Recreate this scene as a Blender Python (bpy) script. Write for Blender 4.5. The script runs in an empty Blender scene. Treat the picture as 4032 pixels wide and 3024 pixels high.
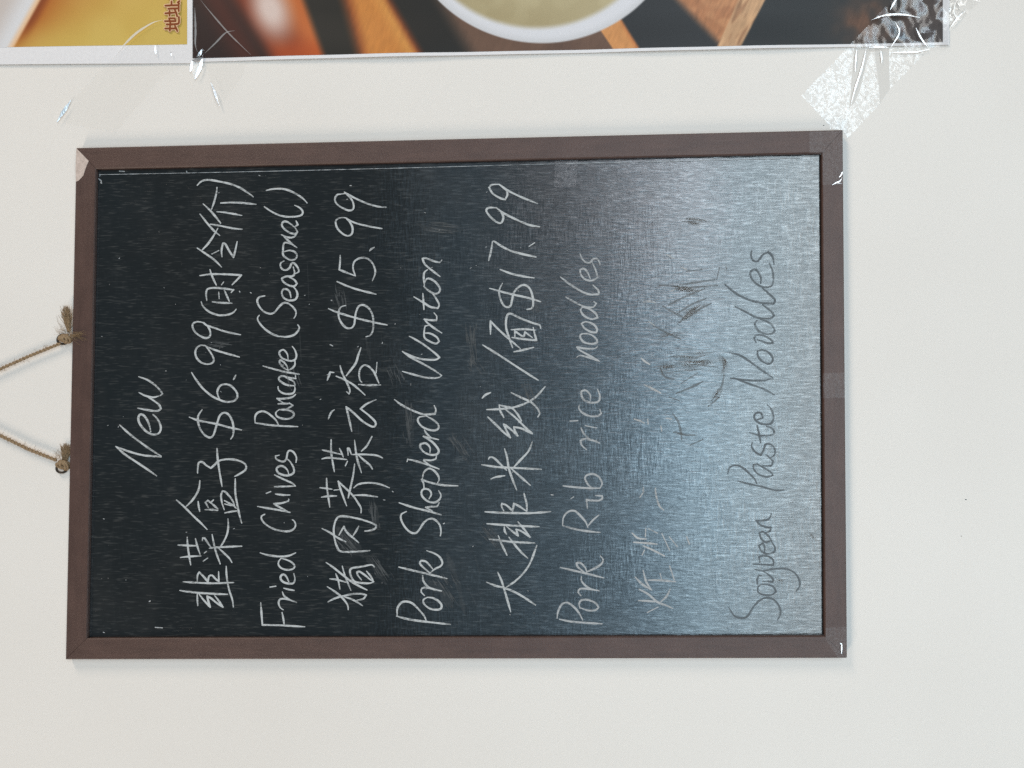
import bpy, math, random
import numpy as np
from mathutils import Matrix, Vector, noise

random.seed(7)
WORLD_S = 0.10
CEIL_P = 35.0
BL, GB, NE, PK = (0.52, 0.78, 1.0), (0.58, 0.83, 1.0), (0.80, 0.93, 1.0), (1.0, 0.90, 0.91)
WIN_K = 1.36
# the shop window and an added bounce fill: rows of panes (z0, z1, radiance, tint), each cut into panes of uneven brightness
rw = random.Random(21)
WINDOW_AND_BOUNCE = [(0.06, 0.50, -2.3, 2.4, 0.22, BL), (-2.30, -1.60, -2.3, 2.4, 2.0, (1.0, 0.98, 0.94))]  # the lower warm strip is an added floor-bounce fill, not a pane
XS = [-2.3, -1.25, -0.85, -0.55, -0.30, 0.0, 0.28, 0.55, 0.80, 1.10, 1.45, 2.4]
for z0, z1, rad, tint in ((-0.17, 0.02, 0.62, BL), (-0.40, -0.21, 1.25, BL), (-0.66, -0.46, 2.5, BL), (-0.94, -0.70, 5.0, GB), (-1.22, -0.99, 5.5, (0.70, 0.89, 1.0)), (-1.55, -1.27, 5.0, NE)):
    for k in range(len(XS) - 1):
        x0, x1 = XS[k], XS[k + 1] - rw.choice((0.02, 0.02, 0.07))
        f = rw.uniform(0.68, 1.32)
        c = tint
        xm = (x0 + x1) / 2
        if xm > 0.45 and z0 > -1.0:
            m = rw.uniform(0.3, 0.9)
            c = tuple(a * (1 - m) + b_ * m for a, b_ in zip(tint, PK))
            f *= 1.04
        if xm < -0.8:
            f *= 0.76
        WINDOW_AND_BOUNCE.append((z0 + rw.uniform(0, 0.03), z1 - rw.uniform(0, 0.03), x0, x1, rad * f, c))
PANEL_C = (0.0085, 0.0150, 0.0190, 1)
PANEL_R = 0.145
PANEL_IOR = 2.0
PANEL_BUMP = 0.38

sc = bpy.context.scene
COL = sc.collection

# ------------------------------------------------------------------ camera
F_PX = 3028.0
CAM_C = Vector((-0.0106923, -0.59201082, -0.0657938))
RX = Vector((-0.0070762, 0.03235074, -0.99945153))      # picture right = down in the room (phone held on its side)
RY = Vector((0.99942972, -0.03277221, -0.00813683))     # picture up
RZ = Vector((-0.03301747, -0.99893914, -0.03210039))    # backwards
cam_d = bpy.data.cameras.new('camera')
cam_d.sensor_width = 36.0
cam_d.lens = 36.0 * F_PX / 4032.0
cam_d.clip_start = 0.01
cam_d.clip_end = 100.0
cam = bpy.data.objects.new('camera', cam_d)
COL.objects.link(cam)
cam.matrix_world = Matrix(((RX.x, RY.x, RZ.x, CAM_C.x), (RX.y, RY.y, RZ.y, CAM_C.y),
                           (RX.z, RY.z, RZ.z, CAM_C.z), (0, 0, 0, 1)))
sc.camera = cam

# ------------------------------------------------------------------ room light (indoors: lamps, no sun)
w = bpy.data.worlds.new('World')
sc.world = w
w.use_nodes = True
bg = w.node_tree.nodes['Background']
bg.inputs[0].default_value = (0.80, 0.92, 1.0, 1)
bg.inputs[1].default_value = WORLD_S

def area(name, loc, size, size_y, power, color, target):
    d = bpy.data.lights.new(name, 'AREA')
    d.shape = 'RECTANGLE'
    d.size, d.size_y, d.energy, d.color = size, size_y, power, color
    o = bpy.data.objects.new(name, d)
    COL.objects.link(o)
    o.location = loc
    o.rotation_euler = (Vector(target) - Vector(loc)).to_track_quat('-Z', 'Y').to_euler()
    return o

# two rows of warm ceiling lamps, to the left and right of the wall piece
for lx in (-2.3, 2.3):
    area('ceiling_light', (lx, -1.4, 1.3), 0.9, 0.5, CEIL_P, (1.0, 0.835, 0.69), (0.0, 0.0, 0.0))
# the low shop window opposite plus the bounce fill added below it, one lamp per row of panes: brighter towards the street
for z0, z1, x0, x1, rad, c in WINDOW_AND_BOUNCE:
    sx, sz = x1 - x0, z1 - z0
    o = area('window_and_bounce_light', ((x0 + x1) / 2, -3.0, (z0 + z1) / 2), sx, sz, WIN_K * rad * sx * sz * math.pi, c,
             ((x0 + x1) / 2, 0.0, (z0 + z1) / 2))
    o.rotation_euler = (math.radians(90), 0, 0)

sc.view_settings.view_transform = 'Standard'
sc.view_settings.look = 'None'
sc.view_settings.exposure = 0.0
sc.view_settings.gamma = 1.0
sc.view_settings.use_curve_mapping = False
sc.render.engine = 'CYCLES'
sc.cycles.max_bounces = 8
sc.cycles.transparent_max_bounces = 96
sc.cycles.use_denoising = False

# ------------------------------------------------------------------ helpers
def at(px, py, Y=0.0):
    """photo pixel -> the point of the vertical plane y = Y it shows (all things here lie on or near the wall)"""
    d = RX * ((px - 2016.0) / F_PX) - RY * ((py - 1512.0) / F_PX) - RZ
    return CAM_C + d * ((Y - CAM_C.y) / d.y)

def lin(r, g, b, k=1.0):
    f = lambda v: (v / 12.92 if v <= 0.04045 else ((v + 0.055) / 1.055) ** 2.4)
    return tuple(min(1.0, f(v / 255.0) * k) for v in (r, g, b)) + (1.0,)

def root_of(p):
    while p is not None and p.parent is not None:
        p = p.parent
    return p

def mk(name, verts, faces, mat, parent=None, smooth=False, label=None):
    me = bpy.data.meshes.new(name)
    r = root_of(parent)
    off = r.location if r is not None else Vector((0, 0, 0))
    me.from_pydata([tuple(Vector(v) - off) for v in verts], [], faces)
    me.materials.append(mat)
    if smooth:
        for p in me.polygons:
            p.use_smooth = True
    me.update()
    o = bpy.data.objects.new(name, me)
    COL.objects.link(o)
    o.parent = parent
    if label:
        o['label'] = label
    return o

def thing(name, label, cat, loc, group=None):
    o = bpy.data.objects.new(name, None)
    o.empty_display_size = 0.02
    COL.objects.link(o)
    o.location = loc
    o['label'], o['category'] = label, cat
    if group:
        o['group'] = group
    return o

def tag(o, label, cat, group=None):
    o['label'], o['category'] = label, cat
    if group:
        o['group'] = group
    return o

def slab(poly, y0, y1):
    """polygon of world (x, z) points -> closed sheet from y0 (front) to y1 (back)"""
    n = len(poly)
    v = [(p[0], y0, p[1]) for p in poly] + [(p[0], y1, p[1]) for p in poly]
    f = [list(range(n)), list(range(2 * n - 1, n - 1, -1))]
    f += [[i, i + n, (i + 1) % n + n, (i + 1) % n] for i in range(n)]
    return v, f

def pxz(points, Y):
    out = []
    for p in points:
        q = at(p[0], p[1], Y)
        out.append((q.x, q.z))
    return out

def tube_into(V, Fc, pts, rad, seg=6):
    """add a tapered tube along pts (Vectors) with a radius per point"""
    n0 = len(V)
    for i, p in enumerate(pts):
        a, b = pts[max(i - 1, 0)], pts[min(i + 1, len(pts) - 1)]
        t = (b - a).normalized()
        u = t.cross(Vector((0.13, 1.0, 0.21))).normalized()
        v = t.cross(u)
        for k in range(seg):
            an = 2 * math.pi * k / seg
            V.append(p + (u * math.cos(an) + v * math.sin(an)) * rad[i])
    for i in range(len(pts) - 1):
        for k in range(seg):
            a = n0 + i * seg + k
            b = n0 + i * seg + (k + 1) % seg
            Fc.append([a, b, b + seg, a + seg])
    Fc.append([n0 + k for k in range(seg)][::-1])
    Fc.append([n0 + (len(pts) - 1) * seg + k for k in range(seg)])

def catmull(P, step):
    """smooth a polyline but keep its sharp corners"""
    n = len(P)
    if n < 3:
        return list(P)
    sharp = [False] * n
    sharp[0] = sharp[-1] = True
    for i in range(1, n - 1):
        a, b = (P[i] - P[i - 1]), (P[i + 1] - P[i])
        if a.length > 1e-9 and b.length > 1e-9 and a.angle(b) > math.radians(72):
            sharp[i] = True
    out = []
    for i in range(n - 1):
        p1, p2 = P[i], P[i + 1]
        p0 = P[i - 1] if not sharp[i] else p1 - (p2 - p1)
        p3 = P[i + 2] if not sharp[i + 1] else p2 + (p2 - p1)
        k = max(2, int((p2 - p1).length / step))
        for j in range(k):
            t = j / k
            out.append(0.5 * ((2 * p1) + (p2 - p0) * t + (2 * p0 - 5 * p1 + 4 * p2 - p3) * t * t
                              + (3 * p1 - p0 - 3 * p2 + p3) * t ** 3))
    out.append(P[-1])
    return out

class Ink:
    """drawn strokes: flat ribbons with round ends lying on a vertical plane"""
    def __init__(self):
        self.V, self.F, self.y = [], [], 0.0
    def stroke(self, pts_px, width_px, Y, jitter=0.13, taper=0.55):
        P = [Vector((p[0], p[1], 0)) for p in pts_px]
        Q = catmull(P, 5.0)
        n = len(Q)
        L = len(self.V)
        ph = random.uniform(0, 100)
        ws = []
        for i in range(n):
            e = min(i, n - 1 - i) / max(1.0, min(6.0, n / 3.0))
            k = taper + (1 - taper) * min(1.0, e)
            ws.append(0.5 * width_px * k * (1 + jitter * 2.2 * noise.noise(Vector((ph + i * 0.21, 0.3, 0.7)))))
        y = Y - self.y
        self.y += 0.000006
        left, right = [], []
        for i in range(n):
            a, b = Q[max(i - 1, 0)], Q[min(i + 1, n - 1)]
            t = (b - a)
            t = t.normalized() if t.length > 1e-9 else Vector((1, 0, 0))
            nn = Vector((-t.y, t.x, 0))
            left.append(Q[i] + nn * ws[i])
            right.append(Q[i] - nn * ws[i])
        for i in range(n):
            yy = y - 0.000004 * i / n
            self.V.append(at(left[i].x, left[i].y, Y) + Vector((0, yy - Y, 0)))
            self.V.append(at(right[i].x, right[i].y, Y) + Vector((0, yy - Y, 0)))
        for i in range(n - 1):
            a = L + 2 * i
            self.F.append([a, a + 1, a + 3, a + 2])
        # round ends and round corners
        disc = [(Q[0], ws[0]), (Q[-1], ws[-1])]
        for i in range(1, len(P) - 1):
            a, b = P[i] - P[i - 1], P[i + 1] - P[i]
            if a.length > 1e-9 and b.length > 1e-9 and a.angle(b) > math.radians(55):
                disc.append((P[i], 0.5 * width_px * 0.95))
        for c, r in disc:
            self.y += 0.000003
            m = len(self.V)
            for k in range(10):
                an = 2 * math.pi * k / 10
                q = at(c.x + r * math.cos(an), c.y + r * math.sin(an), Y)
                self.V.append(Vector((q.x, Y - self.y - 0.000005, q.z)))
            self.F.append(list(range(m, m + 10)))
    def build(self, name, mat, parent, label=None):
        return mk(name, self.V, self.F, mat, parent, label=label)

# ------------------------------------------------------------------ materials
def new_mat(name):
    m = bpy.data.materials.new(name)
    m.use_nodes = True
    nt = m.node_tree
    b = nt.nodes['Principled BSDF']
    return m, nt, b

def N(nt, t, **kw):
    n = nt.nodes.new(t)
    for k, v in kw.items():
        setattr(n, k, v)
    return n

def tex_noise(nt, scale, detail=3.0, rough=0.5, vec=(1, 1, 1), coord=None, distort=0.0):
    if coord is None:
        coord = N(nt, 'ShaderNodeNewGeometry').outputs['Position']
    mp = N(nt, 'ShaderNodeMapping')
    mp.inputs['Scale'].default_value = vec
    nt.links.new(coord, mp.inputs['Vector'])
    t = N(nt, 'ShaderNodeTexNoise')
    t.inputs['Scale'].default_value = scale
    t.inputs['Detail'].default_value = detail
    t.inputs['Roughness'].default_value = rough
    t.inputs['Distortion'].default_value = distort
    nt.links.new(mp.outputs[0], t.inputs['Vector'])
    return t.outputs['Fac']

def ramp(nt, fac, stops):
    r = N(nt, 'ShaderNodeValToRGB')
    e = r.color_ramp.elements
    while len(e) < len(stops):
        e.new(0.5)
    for i, (p, c) in enumerate(stops):
        e[i].position = p
        e[i].color = c if isinstance(c, tuple) else (c, c, c, 1)
    nt.links.new(fac, r.inputs[0])
    return r.outputs[0]

def math_node(nt, op, a, b=None):
    m = N(nt, 'ShaderNodeMath', operation=op)
    for i, v in enumerate((a, b)):
        if v is None:
            continue
        if isinstance(v, (int, float)):
            m.inputs[i].default_value = v
        else:
            nt.links.new(v, m.inputs[i])
    return m.outputs[0]

def mixc(nt, fac, a, b):
    m = N(nt, 'ShaderNodeMix', data_type='RGBA')
    for s, v in ((0, fac), (6, a), (7, b)):
        if isinstance(v, (int, float, tuple)):
            m.inputs[s].default_value = v
        else:
            nt.links.new(v, m.inputs[s])
    return m.outputs[2]

def bump(nt, h, strength, dist, base=None):
    b = N(nt, 'ShaderNodeBump')
    b.inputs['Strength'].default_value = strength
    b.inputs['Distance'].default_value = dist
    nt.links.new(h, b.inputs['Height'])
    if base is not None:
        nt.links.new(base, b.inputs['Normal'])
    return b.outputs[0]

# painted wall
M_WALL, nt, b = new_mat('wall_paint')
big = tex_noise(nt, 3.0, 3)
fine = tex_noise(nt, 420.0, 4, 0.6)
nt.links.new(ramp(nt, big, [(0.35, (0.785, 0.748, 0.700, 1)), (0.65, (0.830, 0.798, 0.752, 1))]), b.inputs['Base Color'])
b.inputs['Roughness'].default_value = 0.55
b.inputs['Specular IOR Level'].default_value = 0.25
nt.links.new(bump(nt, math_node(nt, 'ADD', fine, math_node(nt, 'MULTIPLY', tex_noise(nt, 60.0, 2), 0.8)), 0.28, 0.0006), b.inputs['Normal'])

# brown frame foil, faint grain along each rail
def frame_mat(name, vec):
    m, nt, b = new_mat(name)
    g = tex_noise(nt, 1.0, 4, 0.6, vec)
    f = tex_noise(nt, 900.0, 3, 0.7)
    blot = tex_noise(nt, 45.0, 3, 0.6)
    s = math_node(nt, 'ADD', math_node(nt, 'MULTIPLY', g, 0.3), math_node(nt, 'ADD', math_node(nt, 'MULTIPLY', f, 0.42), math_node(nt, 'MULTIPLY', blot, 0.28)))
    nt.links.new(ramp(nt, s, [(0.36, (0.058, 0.031, 0.025, 1)), (0.64, (0.106, 0.059, 0.047, 1))]), b.inputs['Base Color'])
    b.inputs['Roughness'].default_value = 0.46
    b.inputs['Specular IOR Level'].default_value = 0.6
    nt.links.new(bump(nt, f, 0.5, 0.0005), b.inputs['Normal'])
    return m
M_RAIL_V = frame_mat('brown_frame_upright', (260, 260, 22))
M_RAIL_H = frame_mat('brown_frame_level', (22, 260, 260))

M_BARE, nt, b = new_mat('bare_fibreboard')
n1 = tex_noise(nt, 380.0, 4, 0.7)
nt.links.new(ramp(nt, n1, [(0.3, (0.46, 0.37, 0.32, 1)), (0.6, (0.64, 0.53, 0.47, 1))]), b.inputs['Base Color'])
b.inputs['Roughness'].default_value = 0.9

# blackboard panel: glossy black sheet with a brushed, linen-like grain and old chalk dust
M_PANEL, nt, b = new_mat('blackboard_sheet')
g1 = tex_noise(nt, 1.0, 2, 0.5, (1000, 1000, 105), distort=0.3)
g1b = tex_noise(nt, 1.0, 2, 0.5, (1500, 1500, 220), distort=0.2)
g2 = tex_noise(nt, 1.0, 2, 0.5, (120, 120, 620), distort=0.2)
low = tex_noise(nt, 14.0, 3, 0.6)
msk = ramp(nt, low, [(0.42, 0.0), (0.60, 1.0)])
hgt = math_node(nt, 'ADD', math_node(nt, 'ADD', g1, math_node(nt, 'MULTIPLY', g1b, 0.5)), math_node(nt, 'MULTIPLY', math_node(nt, 'MULTIPLY', g2, msk), 0.5))
lint = ramp(nt, math_node(nt, 'ADD', math_node(nt, 'MULTIPLY', g1, 0.6), math_node(nt, 'MULTIPLY', g1b, 0.4)), [(0.38, 0.0), (0.54, 0.42), (0.64, 1.0)])
lin2 = math_node(nt, 'MULTIPLY', ramp(nt, g2, [(0.52, 0.0), (0.66, 1.0)]), msk)
# the grain is a crossed weave of fine shiny threads: their sheen varies
sheen = math_node(nt, 'MINIMUM', math_node(nt, 'ADD', lint, math_node(nt, 'MULTIPLY', lin2, 0.42)), 1.25)
nt.links.new(math_node(nt, 'ADD', math_node(nt, 'MULTIPLY', sheen, 0.29), 0.36), b.inputs['Specular IOR Level'])
dust_n = tex_noise(nt, 1.0, 5, 0.62, (9, 9, 15))
dust = ramp(nt, dust_n, [(0.50, 0.0), (0.78, 0.5)])
speck = ramp(nt, tex_noise(nt, 260.0, 2, 0.5), [(0.75, 0.0), (0.78, 1.0)])
tintn = tex_noise(nt, 6.0, 3, 0.6)
basec = mixc(nt, tintn, PANEL_C, (0.0115, 0.0115, 0.0110, 1))
base = mixc(nt, math_node(nt, 'MULTIPLY', ramp(nt, g1, [(0.58, 0.0), (0.70, 1.0)]), 0.55), basec, (0.060, 0.062, 0.060, 1))  # glints on the grain streaks painted in as lighter base colour
base = mixc(nt, math_node(nt, 'MULTIPLY', dust, 0.6), base, (0.045, 0.044, 0.042, 1))
base = mixc(nt, math_node(nt, 'MULTIPLY', speck, 0.35), base, (0.35, 0.34, 0.33, 1))
nt.links.new(base, b.inputs['Base Color'])
rg = ramp(nt, dust_n, [(0.42, PANEL_R), (0.80, PANEL_R + 0.07)])
nt.links.new(rg, b.inputs['Roughness'])
b.inputs['IOR'].default_value = PANEL_IOR
nt.links.new(bump(nt, hgt, PANEL_BUMP, 0.0004), b.inputs['Normal'])

def chalk_mat(name, col, lo, hi, top=1.0, streak=False):
    m, nt, b = new_mat(name)
    n = tex_noise(nt, 1.0, 3, 0.6, (1500, 1500, 420))
    n2 = tex_noise(nt, 70.0, 3, 0.6)
    a = math_node(nt, 'ADD', math_node(nt, 'MULTIPLY', n, 0.6), math_node(nt, 'MULTIPLY', n2, 0.4))
    nt.links.new(ramp(nt, a, [(lo, 0.08 * top), (hi, top)]), b.inputs['Alpha'])
    b.inputs['Base Color'].default_value = col
    b.inputs['Roughness'].default_value = 1.0
    b.inputs['Specular IOR Level'].default_value = 0.0
    return m
M_CHALK = chalk_mat('white_chalk', (0.53, 0.555, 0.56, 1), 0.31, 0.53)
M_CHALK2 = chalk_mat('white_chalk_worn', (0.47, 0.49, 0.50, 1), 0.32, 0.52, 0.95)
M_FAINT = chalk_mat('thin_chalk', (0.52, 0.53, 0.53, 1), 0.32, 0.52, 0.95)
M_GREY = chalk_mat('thin_grey_chalk', (0.150, 0.172, 0.188, 1), 0.30, 0.54, 0.80)
M_RUBBED = chalk_mat('rubbed_out_chalk', (0.17, 0.17, 0.165, 1), 0.28, 0.56, 0.45)
M_SMEAR = chalk_mat('chalk_smear', (0.15, 0.16, 0.165, 1), 0.32, 0.62, 0.50)
M_HAZE = chalk_mat('wiped_chalk_haze', (0.15, 0.16, 0.165, 1), 0.34, 0.70, 0.24)
M_DULL = chalk_mat('dull_smudge', (0.215, 0.205, 0.19, 1), 0.20, 0.50, 0.16)

def flat_mat(name, col, rough=0.6, spec=0.4):
    m, nt, b = new_mat(name)
    b.inputs['Base Color'].default_value = col
    b.inputs['Roughness'].default_value = rough
    b.inputs['Specular IOR Level'].default_value = spec
    return m

M_PAPER, nt, b = new_mat('white_paper')
n1 = tex_noise(nt, 500.0, 3)
nt.links.new(ramp(nt, n1, [(0.3, (0.76, 0.75, 0.76, 1)), (0.7, (0.81, 0.80, 0.81, 1))]), b.inputs['Base Color'])
b.inputs['Roughness'].default_value = 0.55
M_PRINT, nt, b = new_mat('printed_ink')
va = N(nt, 'ShaderNodeVertexColor', layer_name='print')
nt.links.new(va.outputs[0], b.inputs['Base Color'])
b.inputs['Roughness'].default_value = 0.42
b.inputs['Specular IOR Level'].default_value = 0.3
M_INK = flat_mat('brown_ink', lin(128, 58, 8), 0.5, 0.3)
M_INK_HALO = flat_mat('pale_ink', lin(222, 182, 140), 0.5, 0.3)

M_JUTE, nt, b = new_mat('jute_fibre')
n1 = tex_noise(nt, 900.0, 4, 0.7)
nt.links.new(ramp(nt, n1, [(0.3, (0.19, 0.125, 0.07, 1)), (0.7, (0.42, 0.30, 0.185, 1))]), b.inputs['Base Color'])
b.inputs['Roughness'].default_value = 0.95
b.inputs['Specular IOR Level'].default_value = 0.1
M_EYE, nt, b = new_mat('dark_steel')
b.inputs['Base Color'].default_value = (0.06, 0.05, 0.04, 1)
b.inputs['Metallic'].default_value = 0.8
b.inputs['Roughness'].default_value = 0.45
M_SPECK = flat_mat('dark_speck', (0.04, 0.04, 0.04, 1), 0.8)

def tape_mat(name, g_lo, g_hi, rough, worm_scale, width, bump_s, bump_scale, tint=0.985):
    """clear packing tape: see-through shiny film; worm-like blisters of trapped air shine most"""
    m = bpy.data.materials.new(name)
    m.use_nodes = True
    nt = m.node_tree
    nt.nodes.remove(nt.nodes['Principled BSDF'])
    out = nt.nodes['Material Output']
    tr = N(nt, 'ShaderNodeBsdfTransparent')
    tr.inputs[0].default_value = (tint, tint, tint * 0.998, 1)
    gl = N(nt, 'ShaderNodeBsdfGlossy')
    gl.inputs['Roughness'].default_value = rough
    nrm = bump(nt, tex_noise(nt, bump_scale, 2, 0.55, distort=0.5), bump_s, 0.002)
    nt.links.new(nrm, gl.inputs['Normal'])
    if width > 0:
        n = tex_noise(nt, worm_scale, 1.0, 0.5, distort=0.9)
        a = math_node(nt, 'ABSOLUTE', math_node(nt, 'SUBTRACT', n, 0.5))
        fac = ramp(nt, a, [(0.0, g_hi), (width * 0.6, g_hi), (width * 1.3, g_lo)])
    else:
        fac = None
    mx = N(nt, 'ShaderNodeMixShader')
    if fac is not None:
        nt.links.new(fac, mx.inputs[0])
    else:
        mx.inputs[0].default_value = g_lo
    nt.links.new(tr.outputs[0], mx.inputs[1])
    nt.links.new(gl.outputs[0], mx.inputs[2])
    nt.links.new(mx.outputs[0], out.inputs['Surface'])
    return m
M_TAPE_BUB = tape_mat('bubbly_tape', 0.06, 0.18, 0.24, 230.0, 0.085, 0.2, 200.0, 0.96)
M_TAPE_CLR = tape_mat('smooth_tape', 0.012, 0.0, 0.22, 1.0, 0.0, 0.10, 90.0, 0.992)
M_TAPE_CRK = tape_mat('crumpled_tape', 0.09, 0.0, 0.16, 60.0, 0.0, 0.12, 40.0, 0.98)
M_TAPE_DULL = tape_mat('dull_tape', 0.016, 0.034, 0.35, 400.0, 0.06, 0.3, 500.0, 0.99)
M_TAPE_GREY = tape_mat('clear_fold_film', 0.010, 0.0, 0.2, 1.0, 0.0, 0.1, 90.0, 0.93)
M_TAPE_CRK2 = tape_mat('bubbled_tape_end', 0.02, 0.20, 0.15, 110.0, 0.07, 0.4, 150.0, 0.96)
M_TAPE_PANEL = tape_mat('tape_on_panel', 0.055, 0.0, 0.16, 1.0, 0.0, 0.1, 200.0, 0.98)
M_CREASE = tape_mat('tape_crease', 0.30, 0.0, 0.30, 1.0, 0.0, 0.15, 300.0, 0.98)
M_FOLD_GLINT = flat_mat('painted_fold_glint', (0.95, 0.95, 0.93, 1), 0.25, 0.8)  # highlight on clear tape folds, painted as translucent white
M_FOLD_GLINT.node_tree.nodes['Principled BSDF'].inputs['Alpha'].default_value = 0.55
M_CREASE_BR = tape_mat('bright_tape_fold', 0.85, 0.0, 0.34, 1.0, 0.0, 0.15, 300.0, 0.98)

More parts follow.
